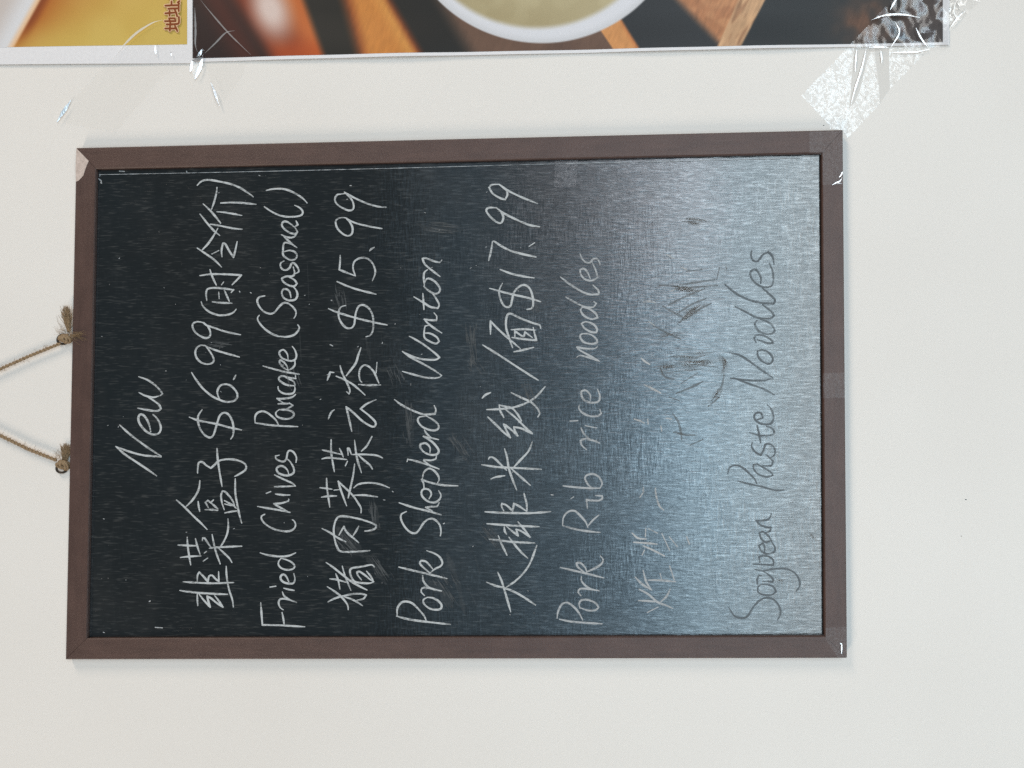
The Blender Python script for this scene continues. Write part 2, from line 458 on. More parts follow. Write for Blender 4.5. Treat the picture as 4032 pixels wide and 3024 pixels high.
# ------------------------------------------------------------------ handwriting, traced stroke by stroke
# (written line, tile origin x, tile origin y, strokes as flat x,y lists; 2.765 units = 1 photo pixel)
S = [
(0,400,1400,"""600 1310 500 1240 380 1160 260 1080 155 990|155 990 300 1045 450 1085 560 1095 650 1103|650 1095 560 1040 430 950 300 850 198 757|535 830 520 760 490 690 450 645 415 645 400 680 410 730 450 790 500 835 560 860 620 848 645 800 635 740 600 680 560 642|395 572 470 588 560 602 618 600 646 578 625 535 570 492 510 455|407 403 480 438 560 455 625 440|640 435 662 415 640 380 580 320 500 265 405 230"""),
(1,400,1400,"""980 185 1020 250 1100 355 1200 440 1280 480 1350 503 1420 500 1470 470 1478 420 1450 370 1400 325 1340 312 1290 330 1262 380 1265 430 1290 485|1435 262 1448 240 1462 212|955 670 1060 708 1250 745 1400 785 1525 810|1095 590 1055 650 1050 720 1080 810 1130 870 1180 893 1215 870 1240 800 1260 730 1290 650 1340 622 1390 650 1425 720 1437 800 1430 870 1405 910|1045 1280 1048 1220 1060 1165 1100 1160 1140 1195 1190 1225 1230 1190 1280 1145 1380 1128 1480 1140 1550 1170 1575 1210 1560 1250 1500 1290 1450 1315|1257 1012 1265 1130 1285 1270 1312 1425"""),
(1,600,1900,"""300 1175 400 1190 500 1200 650 1210 820 1217|490 1210 490 1270 495 1340|510 1215 560 1280 630 1355 612 1300 597 1238 640 1260 700 1310 768 1355 725 1290 680 1232|335 1080 450 1088 600 1095 740 1095 885 1088|490 1075 492 1010 512 975 555 1020 605 1078 618 1020 650 1010 690 1050 724 1075 722 970|805 910 808 1000 820 1090 840 1180 870 1270 883 1355|380 595 385 680 400 790 418 895|280 680 380 685 480 688|305 815 400 805 530 798|470 610 490 690 520 780|555 855 605 820|565 768 592 748|545 632 550 605 570 605 600 650 640 705|652 565 670 660 695 760 740 885|622 715 700 705 800 700 975 692|725 715 790 775 840 825 868 870|740 700 780 640 815 560 828 480 825 395|265 190 350 265 450 365 530 440 598 510|365 265 430 200 480 130 510 60 519 -22|500 205 507 260 518 315|575 295 640 295 715 303|612 272 580 218 607 195 637 218 668 188|637 218 675 250 716 288|785 295 760 220 750 140 765 95 795 100 850 160 885 215 900 270|785 195 830 220 885 250 915 280|790 232 860 252|790 330 850 318 918 308|905 -42 905 100 925 230 950 350 975 440"""),
(1,600,1300,"""575 165 620 220 660 285 672 330 650 360 600 370 540 355 490 310 470 250 485 195 530 165 580 170|580 170 640 200 760 240 950 293"""),
(1,700,1000,"""285 745 330 790 355 840 355 890 320 915 270 905 200 860 165 800 170 760 210 738 270 745|275 748 310 775 400 805 520 845 685 880"""),
(1,700,650,"""215 222 260 180 330 163 450 180 600 215 690 255 745 290 790 320 825 348|245 535 320 630 400 720 460 768|355 645 450 660 600 690 705 700|280 425 350 490 420 570 470 635|370 485 400 400 425 300 430 245|430 510 530 520 700 550|470 415 600 410 720 415 855 430|215 905 260 935 370 1010 430 1060 480 1112|270 925 340 850 400 760 440 690|375 970 450 932|485 1000 480 930 495 855 520 860 560 930 610 1005 630 930 650 835|320 1475 312 1400 330 1350 400 1338 500 1345 610 1360 585 1388|380 1490 480 1500 595 1505|450 1385 455 1455|510 1360 540 1430 565 1485|245 1205 370 1190 520 1190 695 1200 650 1250 595 1305|355 1140 370 1190 400 1260 425 1310|480 1305 505 1272|260 1490 280 1540 350 1600 450 1635 550 1630 610 1605 640 1570"""),
(2,600,1900,"""1180 1310 1188 1430 1198 1550 1400 1555 1659 1570|1412 1415 1425 1480 1435 1545|1570 1305 1500 1280 1430 1265 1385 1275 1375 1320 1395 1365 1425 1385|1520 1290 1440 1240 1415 1190|1430 1150 1480 1163 1545 1175|1280 1138 1345 1128|1485 1080 1460 1025 1430 1000 1400 1015 1397 1050 1430 1085 1490 1100 1535 1095 1552 1050 1540 990|1400 825 1375 860 1375 900 1410 935 1470 950 1530 940 1550 910 1520 870 1460 840 1400 825|1175 765 1260 790 1390 805 1490 795 1560 765|1225 345 1190 365 1190 400 1230 450 1310 500 1400 525 1480 530 1540 505 1560 460 1545 420 1525 405|1145 260 1260 280 1380 300 1500 325|1480 320 1430 290 1370 260 1325 230 1400 225 1480 200 1485 180|1340 125 1420 135 1500 135|1240 118 1290 98|1330 45 1450 42 1560 38|1560 38 1520 5 1420 -40 1330 -84"""),
(2,600,1300,"""1585 1050 1450 1045 1300 1035 1120 1010|1120 1010 1118 950 1140 905 1190 883 1240 893 1300 935 1350 985 1375 1035|1375 870 1345 900 1360 940 1430 965 1500 960 1540 930 1530 890 1450 865 1380 865|1390 866 1450 865 1530 820 1490 790|1370 802 1440 800 1500 798|1440 800 1400 775 1360 745 1440 745 1520 730 1560 700|1370 615 1375 650 1420 685 1480 695 1535 685 1555 640 1550 610|1550 605 1480 600 1420 575 1380 540 1385 510 1430 500 1480 525 1540 560 1555 600|1430 500 1500 520 1560 525 1560 490|1205 390 1330 425 1450 455 1600 480|1480 440 1420 400 1385 350 1395 325 1430 345 1465 390 1480 440|1480 440 1540 400 1555 360 1550 320|1480 320 1470 260 1430 215 1390 230 1385 260 1410 300 1460 325 1520 335 1560 315 1570 270 1550 210 1525 178|1385 1360 1345 1370 1345 1395 1380 1420 1430 1430 1460 1400 1475 1330 1500 1310 1540 1330 1570 1385 1565 1440|1490 1580 1470 1520 1420 1480 1375 1485 1355 1510 1370 1550 1420 1575 1490 1580 1540 1550 1540 1500 1500 1430 1465 1400"""),
(2,700,1000,"""890 668 870 700 890 750 960 825 1060 885 1170 903 1260 885 1310 840 1325 800 1308 772"""),
(2,700,650,"""965 278 1040 262 1150 262 1240 290 1330 340 1380 380 1410 415|945 455 1010 500 1100 545 1200 565 1300 560 1355 540 1360 500 1320 460 1275 440|1285 690 1240 650 1190 618 1150 620 1135 655 1160 695 1215 735 1275 750 1305 730 1285 690|1275 675 1310 650 1290 610|1130 760 1210 790 1270 780 1305 735|1145 765 1200 820 1250 865 1300 900|1240 865 1180 845 1155 860 1148 930 1150 980 1180 1010 1230 1035 1280 1025 1300 990 1280 950 1220 930 1160 945|1160 1045 1125 1065 1120 1100 1140 1135 1180 1145 1220 1120 1240 1075 1270 1070 1310 1120 1320 1160 1290 1180|1260 1110 1275 1180 1250 1210 1180 1215 1135 1235 1150 1270 1210 1310 1270 1320 1300 1290 1270 1250 1200 1215|1235 1445 1220 1380 1180 1350 1145 1360 1135 1400 1160 1450 1220 1475 1280 1465 1305 1420 1290 1360 1240 1310|950 1425 890 1440 868 1480 890 1540 940 1595 1010 1620 1060 1600 1100 1550 1150 1505 1200 1505 1260 1550 1290 1600 1285 1640 1268 1668"""),
(3,1250,1900,"""108 1135 180 1180 250 1235 300 1290 330 1340 335 1385|115 1300 180 1265 280 1235 400 1212 480 1212 530 1225 500 1265 430 1282|290 1245 360 1265 430 1300 490 1340|95 870 180 930 280 1010 380 1085 460 1130 540 1170|270 910 295 1000 325 1080 365 1175|200 995 225 1060 245 1160|135 1048 200 1055 260 1070 310 1085|618 920 590 895 480 915 370 935 355 980 375 1040 410 1080 500 1095 570 1095 615 1080|480 1060 440 1010 430 975 460 970 520 1010 580 1060 610 1075|610 1075 580 1020 535 965|570 740 450 750 260 750 210 690 185 600 178 500 200 410 240 370 320 370 450 395 580 435 640 465 630 500 580 520 515 528|50 500 130 540 220 600 310 645|235 572 270 510 290 478 305 520 350 570 400 610 450 655|390 575 420 530 450 475"""),
(3,1250,1400,"""100 1335 105 1450 120 1550 135 1650|28 1438 90 1445 160 1455|45 1542 120 1530 210 1528|180 1465 235 1460|318 1635 290 1560 250 1450 228 1370 270 1410 340 1475 400 1540 440 1600 475 1660 475 1712|405 1180 390 1300 360 1440 335 1550|395 1440 450 1400 560 1385 680 1400 785 1440|400 1520 520 1520 655 1538|150 915 150 1040 165 1150 185 1265|55 1028 150 1050 260 1075|50 1125 110 1112 200 1118 320 1132|240 1010 265 1060 282 1105|305 1200 328 1150|335 1085 330 1010 345 1010 370 1075|405 920 420 1050 440 1150 480 1275|375 1078 470 1075 600 1080 670 1095 710 1115|450 1085 520 1150 570 1190 600 1235|480 1040 540 980 595 880|120 690 150 620 185 590|375 825 350 710 315 560 390 620 500 720 600 775 632 760 630 720 560 650 470 580 540 525 640 480|108 270 140 180 180 185|320 395 345 415 355 380 320 290 270 190 248 110|205 225 290 260 380 310 460 375 520 430|315 220 370 150 420 80 445 0 475 -85|485 290 465 270 455 200 470 140 510 105 560 120 610 170 640 230 670 300|450 315 560 322 690 320|650 75 640 190"""),
(3,1250,950,"""122 735 220 775 400 830 600 880 760 912|310 700 260 715 235 760 235 830 270 900 320 945 370 945 400 910 410 850 420 780 450 710 500 695 560 730 600 800 610 880 605 970 575 1025 530 1040|215 440 330 490 450 530 640 577|250 155 248 230 240 310 300 335 415 378|415 378 390 300 400 230 450 190 520 182 580 215 620 280 630 350 600 430|570 105 590 85 620 68"""),
(3,1250,600,"""310 715 360 770 385 830 375 890 330 910 280 890 220 830 200 760 220 725 270 712 310 715|310 715 400 765 550 805 705 832|310 450 370 510 395 570 390 620 345 635 280 610 210 560 193 510 215 465 270 455 310 450|295 435 380 485 520 550 650 590 750 600"""),
(4,1250,1900,"""860 1455 1000 1490 1180 1515 1450 1545|868 1450 870 1370 910 1310 970 1295 1040 1320 1110 1390 1160 1450 1185 1505|1195 1250 1155 1275 1160 1320 1220 1370 1300 1385 1345 1370 1350 1330 1310 1285 1250 1255 1195 1250|1165 1230 1130 1190 1140 1150 1200 1145 1280 1165 1350 1180|1145 1015 1155 1075 1200 1130 1260 1160|885 920 1030 955 1200 995 1410 1045|1225 985 1160 930 1115 880 1130 850 1180 860 1230 910 1255 940|1225 985 1280 940 1340 910 1360 870 1330 810 1270 770 1190 742|968 315 915 345 910 400 950 480 1010 540 1070 550 1110 510 1160 435 1220 395 1280 405 1330 460 1345 530 1338 580|890 220 1040 270 1200 310 1350 352|1250 310 1180 270 1250 262 1300 260 1325 220"""),
(4,1250,1400,"""1215 1560 1240 1510 1220 1465 1170 1450 1135 1475 1140 1530 1200 1585 1270 1600 1325 1570 1345 1520 1320 1470|1160 1440 1155 1390 1135 1350 1220 1380 1360 1410 1530 1418|1140 1350 1160 1270 1210 1230 1260 1245 1310 1300 1325 1350 1305 1390|975 1155 985 1130 1060 1145 1190 1185 1325 1235|1230 1195 1165 1150 1160 1135 1240 1140 1290 1120 1295 1080|1225 1055 1225 1000 1180 955 1125 965 1120 1000 1160 1050 1230 1080 1300 1075 1320 1030 1270 960 1210 910 1155 880 1230 895 1320 915|1240 895 1190 850 1165 810|1175 660 1110 670 1092 705 1125 760 1190 800 1270 815 1315 795 1315 750 1260 700 1180 655|840 480 920 540 1040 600 1160 640 1280 635 1290 590 1272 545|925 172 1040 205 1180 240 1310 242 1355 215|1350 215 1270 160 1130 80 1000 10 925 -45"""),
(4,1250,950,"""925 1200 1040 1255 1150 1285 1280 1290 1330 1265 1270 1210 1150 1120 1050 1060 1000 1035|1170 1000 1230 1005 1300 1045 1325 1090 1290 1115 1220 1090 1165 1045 1165 960 1175 925 1210 915|1355 1000 1270 945 1200 890 1165 850 1240 860 1295 860 1300 820 1270 780|1050 605 1150 665 1230 715 1310 730 1325 690 1290 620 1255 570|1160 745 1155 660 1148 568|1158 490 1200 530 1270 570 1320 560 1335 515 1290 450 1230 410 1190 410 1170 450|1165 480 1158 400 1165 340 1200 310|1335 385 1250 320 1170 250 1145 190 1180 185 1260 215 1330 230 1355 205"""),
(5,1850,1950,"""305 840 345 930 370 1010 400 1110 445 1270|180 945 280 985 380 1010 480 1050 580 1105 715 1195|400 1000 500 930 590 840 660 730 730 545|210 478 350 495 500 510 710 520|310 440 345 530 405 655|425 455 490 540 560 620 630 685|185 310 400 325 560 335 755 342|375 345 380 390 400 425|400 340 460 390 525 440 505 372 560 390 655 455 600 380 525 290|165 180 350 190 560 195 700 192 880 178|370 170 345 120 350 90 400 110 465 170 475 120 480 90 530 115 620 175|622 170 618 90 600 20 590 -20"""),
(5,1850,1450,"""130 1050 300 1075 500 1085 780 1100|378 875 405 970 425 1090 465 1210 510 1325|205 990 215 970 260 975 340 1050 400 1110|230 1205 280 1185 380 1170|480 1075 550 1000 640 900 680 800|450 1090 550 1180 660 1275|195 530 280 610 360 690 440 755 400 680 370 610 440 660 520 735 490 680 480 640 560 655 680 710 600 640 500 540 390 450|320 400 330 460 370 535|320 400 400 420 460 435 520 500 560 570 535 590|185 450 320 445 480 425 620 375 720 310 820 200|450 265 560 320 660 365 730 430 760 490 740 530|135 325 170 290 225 265"""),
(5,1850,1000,"""140 990 300 1090 500 1220 640 1310 745 1375|225 875 225 730 300 810 420 920 550 1030|465 1020 430 920 395 800 400 690 440 650 560 705 680 750 760 775 770 810|480 1065 580 1045 695 1018|450 825 600 820 710 830|460 910 600 930 725 940 700 850 690 800|490 905 490 840 570 895 590 895 600 850 680 910|215 375 320 405 480 445 620 475 770 520|355 320 325 380 320 440 345 520 385 575 440 570 460 500 480 420 540 355 600 340 650 375 680 450 690 530 675 590 620 605|330 170 450 215 580 245 700 262"""),
(5,1850,600,"""205 1180 230 1080 245 985|245 975 265 970 340 1020 450 1075 580 1110 720 1140|645 1025 705 985|290 605 340 650 365 710 345 765 300 765 230 710 180 640 205 605 290 605|290 605 370 665 500 730 640 790 760 812|320 350 390 400 410 460 385 515 330 500 250 450 210 385 240 355 320 350|320 355 400 410 540 480 735 560"""),
(6,1850,1950,"""975 1350 1100 1375 1250 1388 1440 1400|950 1340 960 1270 1000 1190 1060 1170 1120 1205 1180 1270 1230 1360|1200 1225 1290 1255 1370 1250 1400 1220 1370 1175 1290 1140 1220 1140 1190 1180 1200 1230|1210 1095 1180 1055 1200 1020 1290 1020 1410 1040|1215 885 1215 930 1260 985 1330 1025|985 785 1130 820 1260 850 1460 900|1250 840 1180 785 1160 740 1200 735 1255 785 1270 830|1270 835 1350 800 1430 750 1450 700 1420 660|1010 330 1130 365 1270 390 1420 405|1010 320 1020 240 1070 180 1140 170 1200 220 1260 290 1285 350|1290 330 1340 270 1405 215"""),
(6,1850,1450,"""1280 1525 1270 1430 1330 1440 1400 1440 1440 1420 1440 1390 1370 1385|1100 1420 1130 1400|1015 1280 1150 1295 1300 1305 1420 1305|1420 1300 1440 1250 1400 1180 1330 1150 1265 1170 1255 1210 1300 1280 1350 1305|1270 885 1220 840 1205 790 1240 770 1320 780 1415 815|1210 650 1240 710 1310 780|1255 625 1380 650|1090 575 1175 570|1195 400 1185 430 1220 480 1300 520 1390 520 1430 490 1415 450|1310 350 1310 290 1260 240 1215 250 1215 300 1250 350 1330 375 1400 360 1415 300 1390 230"""),
(6,1850,1000,"""1165 1125 1200 1105 1300 1130 1410 1170|1400 1160 1300 1105 1200 1050 1165 1015 1260 1030 1360 1030 1390 1005|1280 870 1220 870 1200 900 1240 960 1330 980 1385 965 1380 930 1330 885 1270 865|1250 740 1215 760 1250 810 1320 850 1375 855 1385 820 1350 770 1280 740 1225 745|1230 580 1205 610 1240 670 1320 710 1390 695 1370 650 1300 600 1220 580|1045 470 1150 530 1250 575 1340 580 1375 540 1350 520|985 250 1080 325 1200 400 1300 440 1400 440 1400 400 1340 340|1310 270 1280 200 1240 160 1200 175 1210 230 1260 280 1330 290 1390 260 1370 180 1330 90|1200 0 1220 50 1260 90 1310 95 1340 55 1380 50 1410 90 1415 120"""),
(7,2400,1900,"""315 1285 420 1290 500 1298|320 1160 420 1215 520 1300 620 1340 690 1370|560 1295 620 1240 660 1160|410 1415 530 1355|280 1030 360 1110 460 1170|365 955 400 1080 455 1165|420 1062 560 1065 720 1080|550 990 570 1060|655 910 705 1060|245 550 310 605 400 615|260 650 400 660 520 670|365 690 450 725 600 800|355 790 380 735|395 500 390 590|570 555 655 740|420 500 520 550|840 590 870 670|650 590 740 700|330 165 375 95|500 60 505 130 540 250 590 300"""),
(9,2450,1350,"""550 770 610 860 640 980 648 1060|560 970 680 1000 790 1005|740 1115 880 1050|510 590 620 630|590 550 740 490 880 420|640 440 820 330|1000 600 1080 480 1110 350|940 690 1060 590|420 280 440 340 500 385 570 395|900 250 1040 265"""),
(9,2450,800,"""440 1120 560 1190 700 1260|710 1250 850 1150 970 1090|500 1110 640 1040 800 970 900 930|340 1330 480 1410 640 1480|600 1200 760 1100 910 1040|620 890 820 860 1010 830|400 890 560 900 700 920 1040 895|650 198 800 200|720 205 830 225|1030 830 1060 700|700 740 870 720|1130 690 1138 720"""),
(8,2750,1900,"""330 1360 390 1450 460 1475 530 1460 590 1370 660 1290 740 1255 820 1275 880 1350 895 1430 860 1500|680 1112 650 1140 650 1190 700 1220 790 1225 845 1190 820 1140 750 1110 690 1110|650 1130 640 1060 660 1010 690 1015|700 965 760 1000 815 1055 805 1082 700 1075|620 945 700 960 800 945 930 935 1030 970 1090 1040 1105 1120 1065 1185|600 890 720 893 815 900 820 860 790 820 720 795 660 810 670 870|720 770 720 700 700 660 660 690 690 750 750 775 820 760 835 710 800 650|800 640 760 580 700 535 665 550 690 620 740 650 800 630|740 545 780 530 790 490 720 490|780 490 680 465 630 415 740 410 780 380 795 340"""),
(8,2750,1400,"""430 1365 560 1400 700 1430 830 1465 935 1465|320 1290 340 1220 410 1195 480 1220 550 1280 610 1340 635 1395|640 1180 600 1190 600 1230 650 1290 740 1320 810 1305 790 1270 700 1215 640 1180|700 1200 790 1200 815 1150 740 1080|590 945 580 990 620 1050 680 1085 710 1030 730 970 780 965 830 1010 830 1080 790 1110|560 840 680 870 800 865 825 830 800 790 740 770|640 760 660 850 680 955|640 700 700 680 690 635 650 620 610 650 620 700 690 745 780 745 815 700 815 640 790 580 750 535|830 430 700 360 560 310 400 250|350 245 560 270 700 270 815 252"""),
(8,2750,950,"""810 1485 700 1410 560 1310 450 1240 340 1215|700 1180 645 1195 650 1250 700 1310 770 1335 810 1300 800 1250 750 1200 680 1180|630 1110 610 1050 640 1020 720 1030 800 1080 810 1105 760 1110 640 1070|640 860 615 900 650 970 720 1005 800 1005 830 970 800 910 740 870 680 850|400 710 520 770 640 830 780 840 825 810 790 760 700 690|290 470 400 560 520 625 680 670 820 680 835 640 780 580 700 510|680 460 680 390 630 310 580 320 565 360 600 430 680 490 780 495 815 440 810 330 775 240|580 105 575 160 600 210 650 215 700 150 760 115 805 160 825 250"""),
(11,2450,1350,"""130 830 180 845 240 872|278 830 282 885|240 455 330 500 420 545|205 165 250 205 300 235|225 1610 232 1575|420 905 430 960|480 820 540 830"""),
(11,2450,800,"""230 1075 300 1070 360 1085|290 1290 350 1330|640 700 700 720|480 560 560 600|520 960 580 940"""),
]

# ------------------------------------------------------------------ the wall
WALL_Y = 0.0070
v, f = slab([(-2.2, -1.7), (2.2, -1.7), (2.2, 1.6), (-2.2, 1.6)], WALL_Y, WALL_Y + 0.1)
wall = mk('wall', v, f, M_WALL)
wall['kind'] = 'structure'
for px, py, r in ((3803, 1967, 2.4), (3785, 2111, 1.6), (3243, 494, 2.0)):
    P = [(px + r * math.cos(a) * 1.3, py + r * math.sin(a) * 0.8) for a in [k * math.pi / 4 for k in range(8)]]
    v, f = slab(pxz(P, WALL_Y), WALL_Y - 0.0001, WALL_Y - 0.00003)
    mk('scuff_mark', v, f, M_SPECK, wall)

# ------------------------------------------------------------------ the two printed posters behind the board
def ss(a, b, x):
    t = np.clip((x - a) / (b - a), 0, 1)
    return t * t * (3 - 2 * t)

def srgb2lin(c):
    c = np.asarray(c, float) / 255.0
    return np.where(c <= 0.04045, c / 12.92, ((c + 0.055) / 1.055) ** 2.4)

def blend(img, m, col):
    m = m[..., None]
    return img * (1 - m) + np.asarray(col, float) * m

def vnoise(x, y, s, seed):
    out = np.zeros(x.shape)
    flat = out.ravel()
    xf, yf = x.ravel() / s, y.ravel() / s
    for i in range(flat.size):
        flat[i] = noise.noise(Vector((xf[i], yf[i], seed)))
    return flat.reshape(x.shape)

def side(x, y, p, q, soft):
    """1 to the right of the line p->q (going down the picture), 0 to the left"""
    xl = p[0] + (y - p[1]) * (q[0] - p[0]) / (q[1] - p[1])
    return ss(-soft, soft, x - xl)

def print_right(x, y):
    img = np.ones(x.shape + (3,)) * np.array([44, 30, 30.])
    img = blend(img, side(x, y, (800, 0), (920, 210), 60) * (1 - side(x, y, (900, 0), (1010, 210), 60)) * 0.7, (86, 40, 32))
    # a shiny orange egg-like shape
    img = blend(img, side(x, y, (925, 0), (1065, 215), 42), (124, 54, 34))
    img = blend(img, side(x, y, (1095, 0), (1205, 215), 62) * 0.9, (204, 112, 56))
    img = blend(img, ss(0, 1, (y - 120) / 90) * side(x, y, (1000, 0), (1080, 215), 50) * 0.7, (186, 82, 36))
    u = ((x - 1065) * 0.93 + (y - 35) * -0.37)
    t = ((x - 1065) * 0.37 + (y - 35) * 0.93)
    d = np.sqrt((u / 92) ** 2 + (t / 150) ** 2)
    img = blend(img, 1 - ss(0.15, 1.25, d), (222, 200, 190))
    img = blend(img, side(x, y, (1195, 0), (1272, 212), 22), (40, 40, 37))
    # blurred amber stick
    img = blend(img, side(x, y, (1352, 0), (1412, 212), 34), (150, 78, 40))
    img = blend(img, side(x, y, (1385, 0), (1440, 212), 30), (206, 134, 66))
    img = blend(img, side(x, y, (1485, 0), (1600, 212), 40) * 0.8, (222, 158, 82))
    img = blend(img, side(x, y, (1520, 0), (1640, 212), 28), (130, 62, 34))
    img = blend(img, side(x, y, (1540, 0), (1662, 212), 24), (40, 40, 38))
    img = blend(img, side(x, y, (1730, 0), (1850, 205), 50), (112, 86, 71))
    img = blend(img, 0.45 * ss(-0.2, 0.5, vnoise(x, y, 130, 3.1)) * side(x, y, (1790, 0), (1850, 205), 40), (88, 66, 56))
    # right of the bowl: dark table, amber stick, wooden board
    img = blend(img, side(x, y, (2285, 0), (2408, 187), 5), (214, 150, 92))
    img = blend(img, side(x, y, (2395, 0), (2500, 187), 16) * 0.8, (190, 112, 64))
    img = blend(img, side(x, y, (2400, 0), (2512, 187), 9), (48, 50, 52))
    img = blend(img, side(x, y, (2668, 0), (2838, 180), 32), (178, 122, 84))
    img = blend(img, 0.55 * ss(-0.1, 0.45, vnoise(x, y, 45, 1.7)) * side(x, y, (2690, 0), (2850, 180), 26), (206, 150, 106))
    edge = side(x, y, (2908, 0), (2826, 180), 4)
    grain = vnoise(x + y * 0.55, (y - x * 0.0) * 0.25, 17, 8.2)
    img = blend(img, edge, (204, 162, 122))
    img = blend(img, edge * 0.6 * ss(0.05, 0.5, grain), (146, 102, 72))
    img = blend(img, side(x, y, (3012, 0), (2918, 180), 5), (42, 45, 47))
    g2 = np.exp(-(((x - 3430) / 110) ** 2 + ((y - 95) / 90) ** 2))
    img = blend(img, np.clip(g2 * (1.0 + 0.9 * vnoise(x, y, 40, 4.4)), 0, 1) * 0.8, (118, 80, 58))
    img = blend(img, side(x, y, (3560, 0), (3520, 180), 30) * 0.85, (92, 74, 66))
    img = blend(img, side(x, y, (3640, -40), (3560, 180), 25) * (0.5 + 0.5 * ss(60, 110, y)) * 0.9, (74, 66, 64))
    gr = vnoise(x * 0.9 + y * 0.35, y * 0.22 - x * 0.08, 9, 5.5)
    lum = img.mean(-1)
    img = img * (1 + 0.12 * gr * (lum > 60) * ss(1290, 1400, x) * (0.45 + 0.55 * ss(2300, 2600, x)))[..., None]
    # the bowl: white rim and broth
    R = np.sqrt((x - 2131) ** 2 + (y + 398) ** 2)
    rim = 1 - ss(566, 573, R)
    rimc = np.ones(x.shape + (3,)) * np.array([226, 226, 230.])
    rimc = blend(rimc, ss(535, 570, R) * 0.7, (206, 206, 208))
    soup = np.ones(x.shape + (3,)) * np.array([184, 170, 132.])
    soup = blend(soup, ss(-0.1, 0.5, vnoise(x, y, 60, 6.6)) * 0.35, (206, 194, 156))
    Rs = np.sqrt((x - 2112) ** 2 + (y + 399) ** 2)
    soup = blend(soup, ss(380, 500, Rs) * 0.4 * (1 - ss(2100, 2350, x)), (160, 144, 106))
    bowl = rimc * ss(494, 524, Rs)[..., None] + soup * (1 - ss(494, 524, Rs))[..., None]
    return img * (1 - rim[..., None]) + bowl * rim[..., None]

def print_left(x, y):
    img = np.ones(x.shape + (3,)) * np.array([214, 184, 96.])
    img = blend(img, 0.5 * ss(-0.3, 0.5, vnoise(x, y, 120, 2.2)), (206, 172, 82))
    d = (x - (165 + (y - 0) * (60 - 165) / 190.0))              # right of the plate's slanting edge
    img = blend(img, np.exp(-np.clip(d, 0, None) / (150 - 0.42 * np.clip(y, -80, 190))) * (1 - 0.45 * ss(60, 190, y)), (178, 92, 34))
    img = blend(img, (1 - ss(0, 45, d)) * (1 - ss(60, 200, y)), (140, 70, 34))
    img = blend(img, 1 - ss(-14, 2, d), (240, 200, 160))
    pl = np.ones(x.shape + (3,)) * np.array([226, 226, 228.])
    pl = blend(pl, 1 - ss(-150, -40, d), (206, 196, 190))
    m = (1 - ss(-42, -10, d))[..., None]
    return img * (1 - m) + pl * m

def sheet(x0, x1, yb0, yb1, ytop, base_y, wave, step, kind):
    """a sheet of paper as a gently waving grid: bottom edge yb0 -> yb1, top edge ytop (photo pixels)"""
    nx, ny = max(2, int((x1 - x0) / step)) + 1, max(2, int((max(yb0, yb1) - ytop) / step)) + 1
    V, Fc, XY = [], [], []
    for j in range(ny):
        for i in range(nx):
            x = x0 + (x1 - x0) * i / (nx - 1)
            yb = yb0 + (yb1 - yb0) * (x - x0) / (x1 - x0)
            y = ytop + (yb - ytop) * j / (ny - 1)
            Y = base_y - wave(x, y)
            V.append(at(x, y, base_y) + Vector((0, Y - base_y, 0)))
            XY.append((x, y))
    for j in range(ny - 1):
        for i in range(nx - 1):
            a = j * nx + i
            Fc.append([a, a + nx, a + nx + 1, a + 1])
    return V, Fc, np.array(XY)

def paint(o, XY, fn):
    img = fn(XY[:, 0][None, :], XY[:, 1][None, :])[0]
    c = np.ones((len(XY), 4), np.float32)
    c[:, :3] = np.clip(srgb2lin(np.clip(img, 0, 255)) * 0.93, 0, 0.88)
    a = o.data.color_attributes.new('print', 'FLOAT_COLOR', 'POINT')
    a.data.foreach_set('color', c.ravel())

def wave_r(x, y):
    lift = 0.0016 * ss(40, 230, np.array(y)) * (1 - 0.85 * math.exp(-((x - 800) / 220.0) ** 2)) * (1 - 0.7 * float(ss(3250, 3500, np.array(float(x)))))
    return float(lift) * (0.75 + 0.35 * math.sin(x / 210.0 + 0.6) + 0.15 * math.sin(x / 77.0))

def wave_l(x, y):
    return 0.0003 * (1 + math.sin(x / 150.0)) * float(ss(40, 250, np.array(float(y))))

PY = WALL_Y - 0.0008
pr = thing('poster', 'wide dark food poster with a white bowl of broth, taped above the board', 'poster', at(2240, 205, PY))
yb = lambda x: 239 - (x - 989) * 0.0226
V, Fc, XY = sheet(759, 3737, yb(759), yb(3737), -420, PY, wave_r, 14, 'r')
mk('paper_sheet', V, Fc, M_PAPER, pr, smooth=True)
V, Fc, XY = sheet(759.5, 3712, yb(759) - 14, yb(3712) - 11, -420, PY, lambda x, y: wave_r(x, y) + 0.00012, 4.5, 'r')
o = mk('printed_picture', V, Fc, M_PRINT, pr, smooth=True)
paint(o, XY, print_right)

pl = thing('poster', 'yellow food poster with a white dish and brown lettering, at the upper left corner', 'poster', at(380, 252, PY))
V, Fc, XY = sheet(-420, 757, 258, 249, -420, PY - 0.0002, wave_l, 14, 'l')
mk('paper_sheet', V, Fc, M_PAPER, pl, smooth=True)
V, Fc, XY = sheet(-420, 737, 194, 175, -420, PY - 0.0002, lambda x, y: wave_l(x, y) + 0.00012, 4.5, 'l')
o = mk('printed_picture', V, Fc, M_PRINT, pl, smooth=True)
paint(o, XY, print_left)
LETTER = """205 762 350 762 490 760|335 690 330 820|470 700 500 760 532 832|200 566 350 566 480 566 466 490 310 490|310 492 330 560 362 668|245 652 370 652 530 640 574 605 574 455|212 358 350 345 470 336|325 290 325 420|465 265 500 340 528 440|290 235 420 228 545 225|210 155 380 145 565 140|378 45 378 130|570 95 570 300|592 28 545 68 585 98|300 -60 420 -60|380 -130 378 -20"""
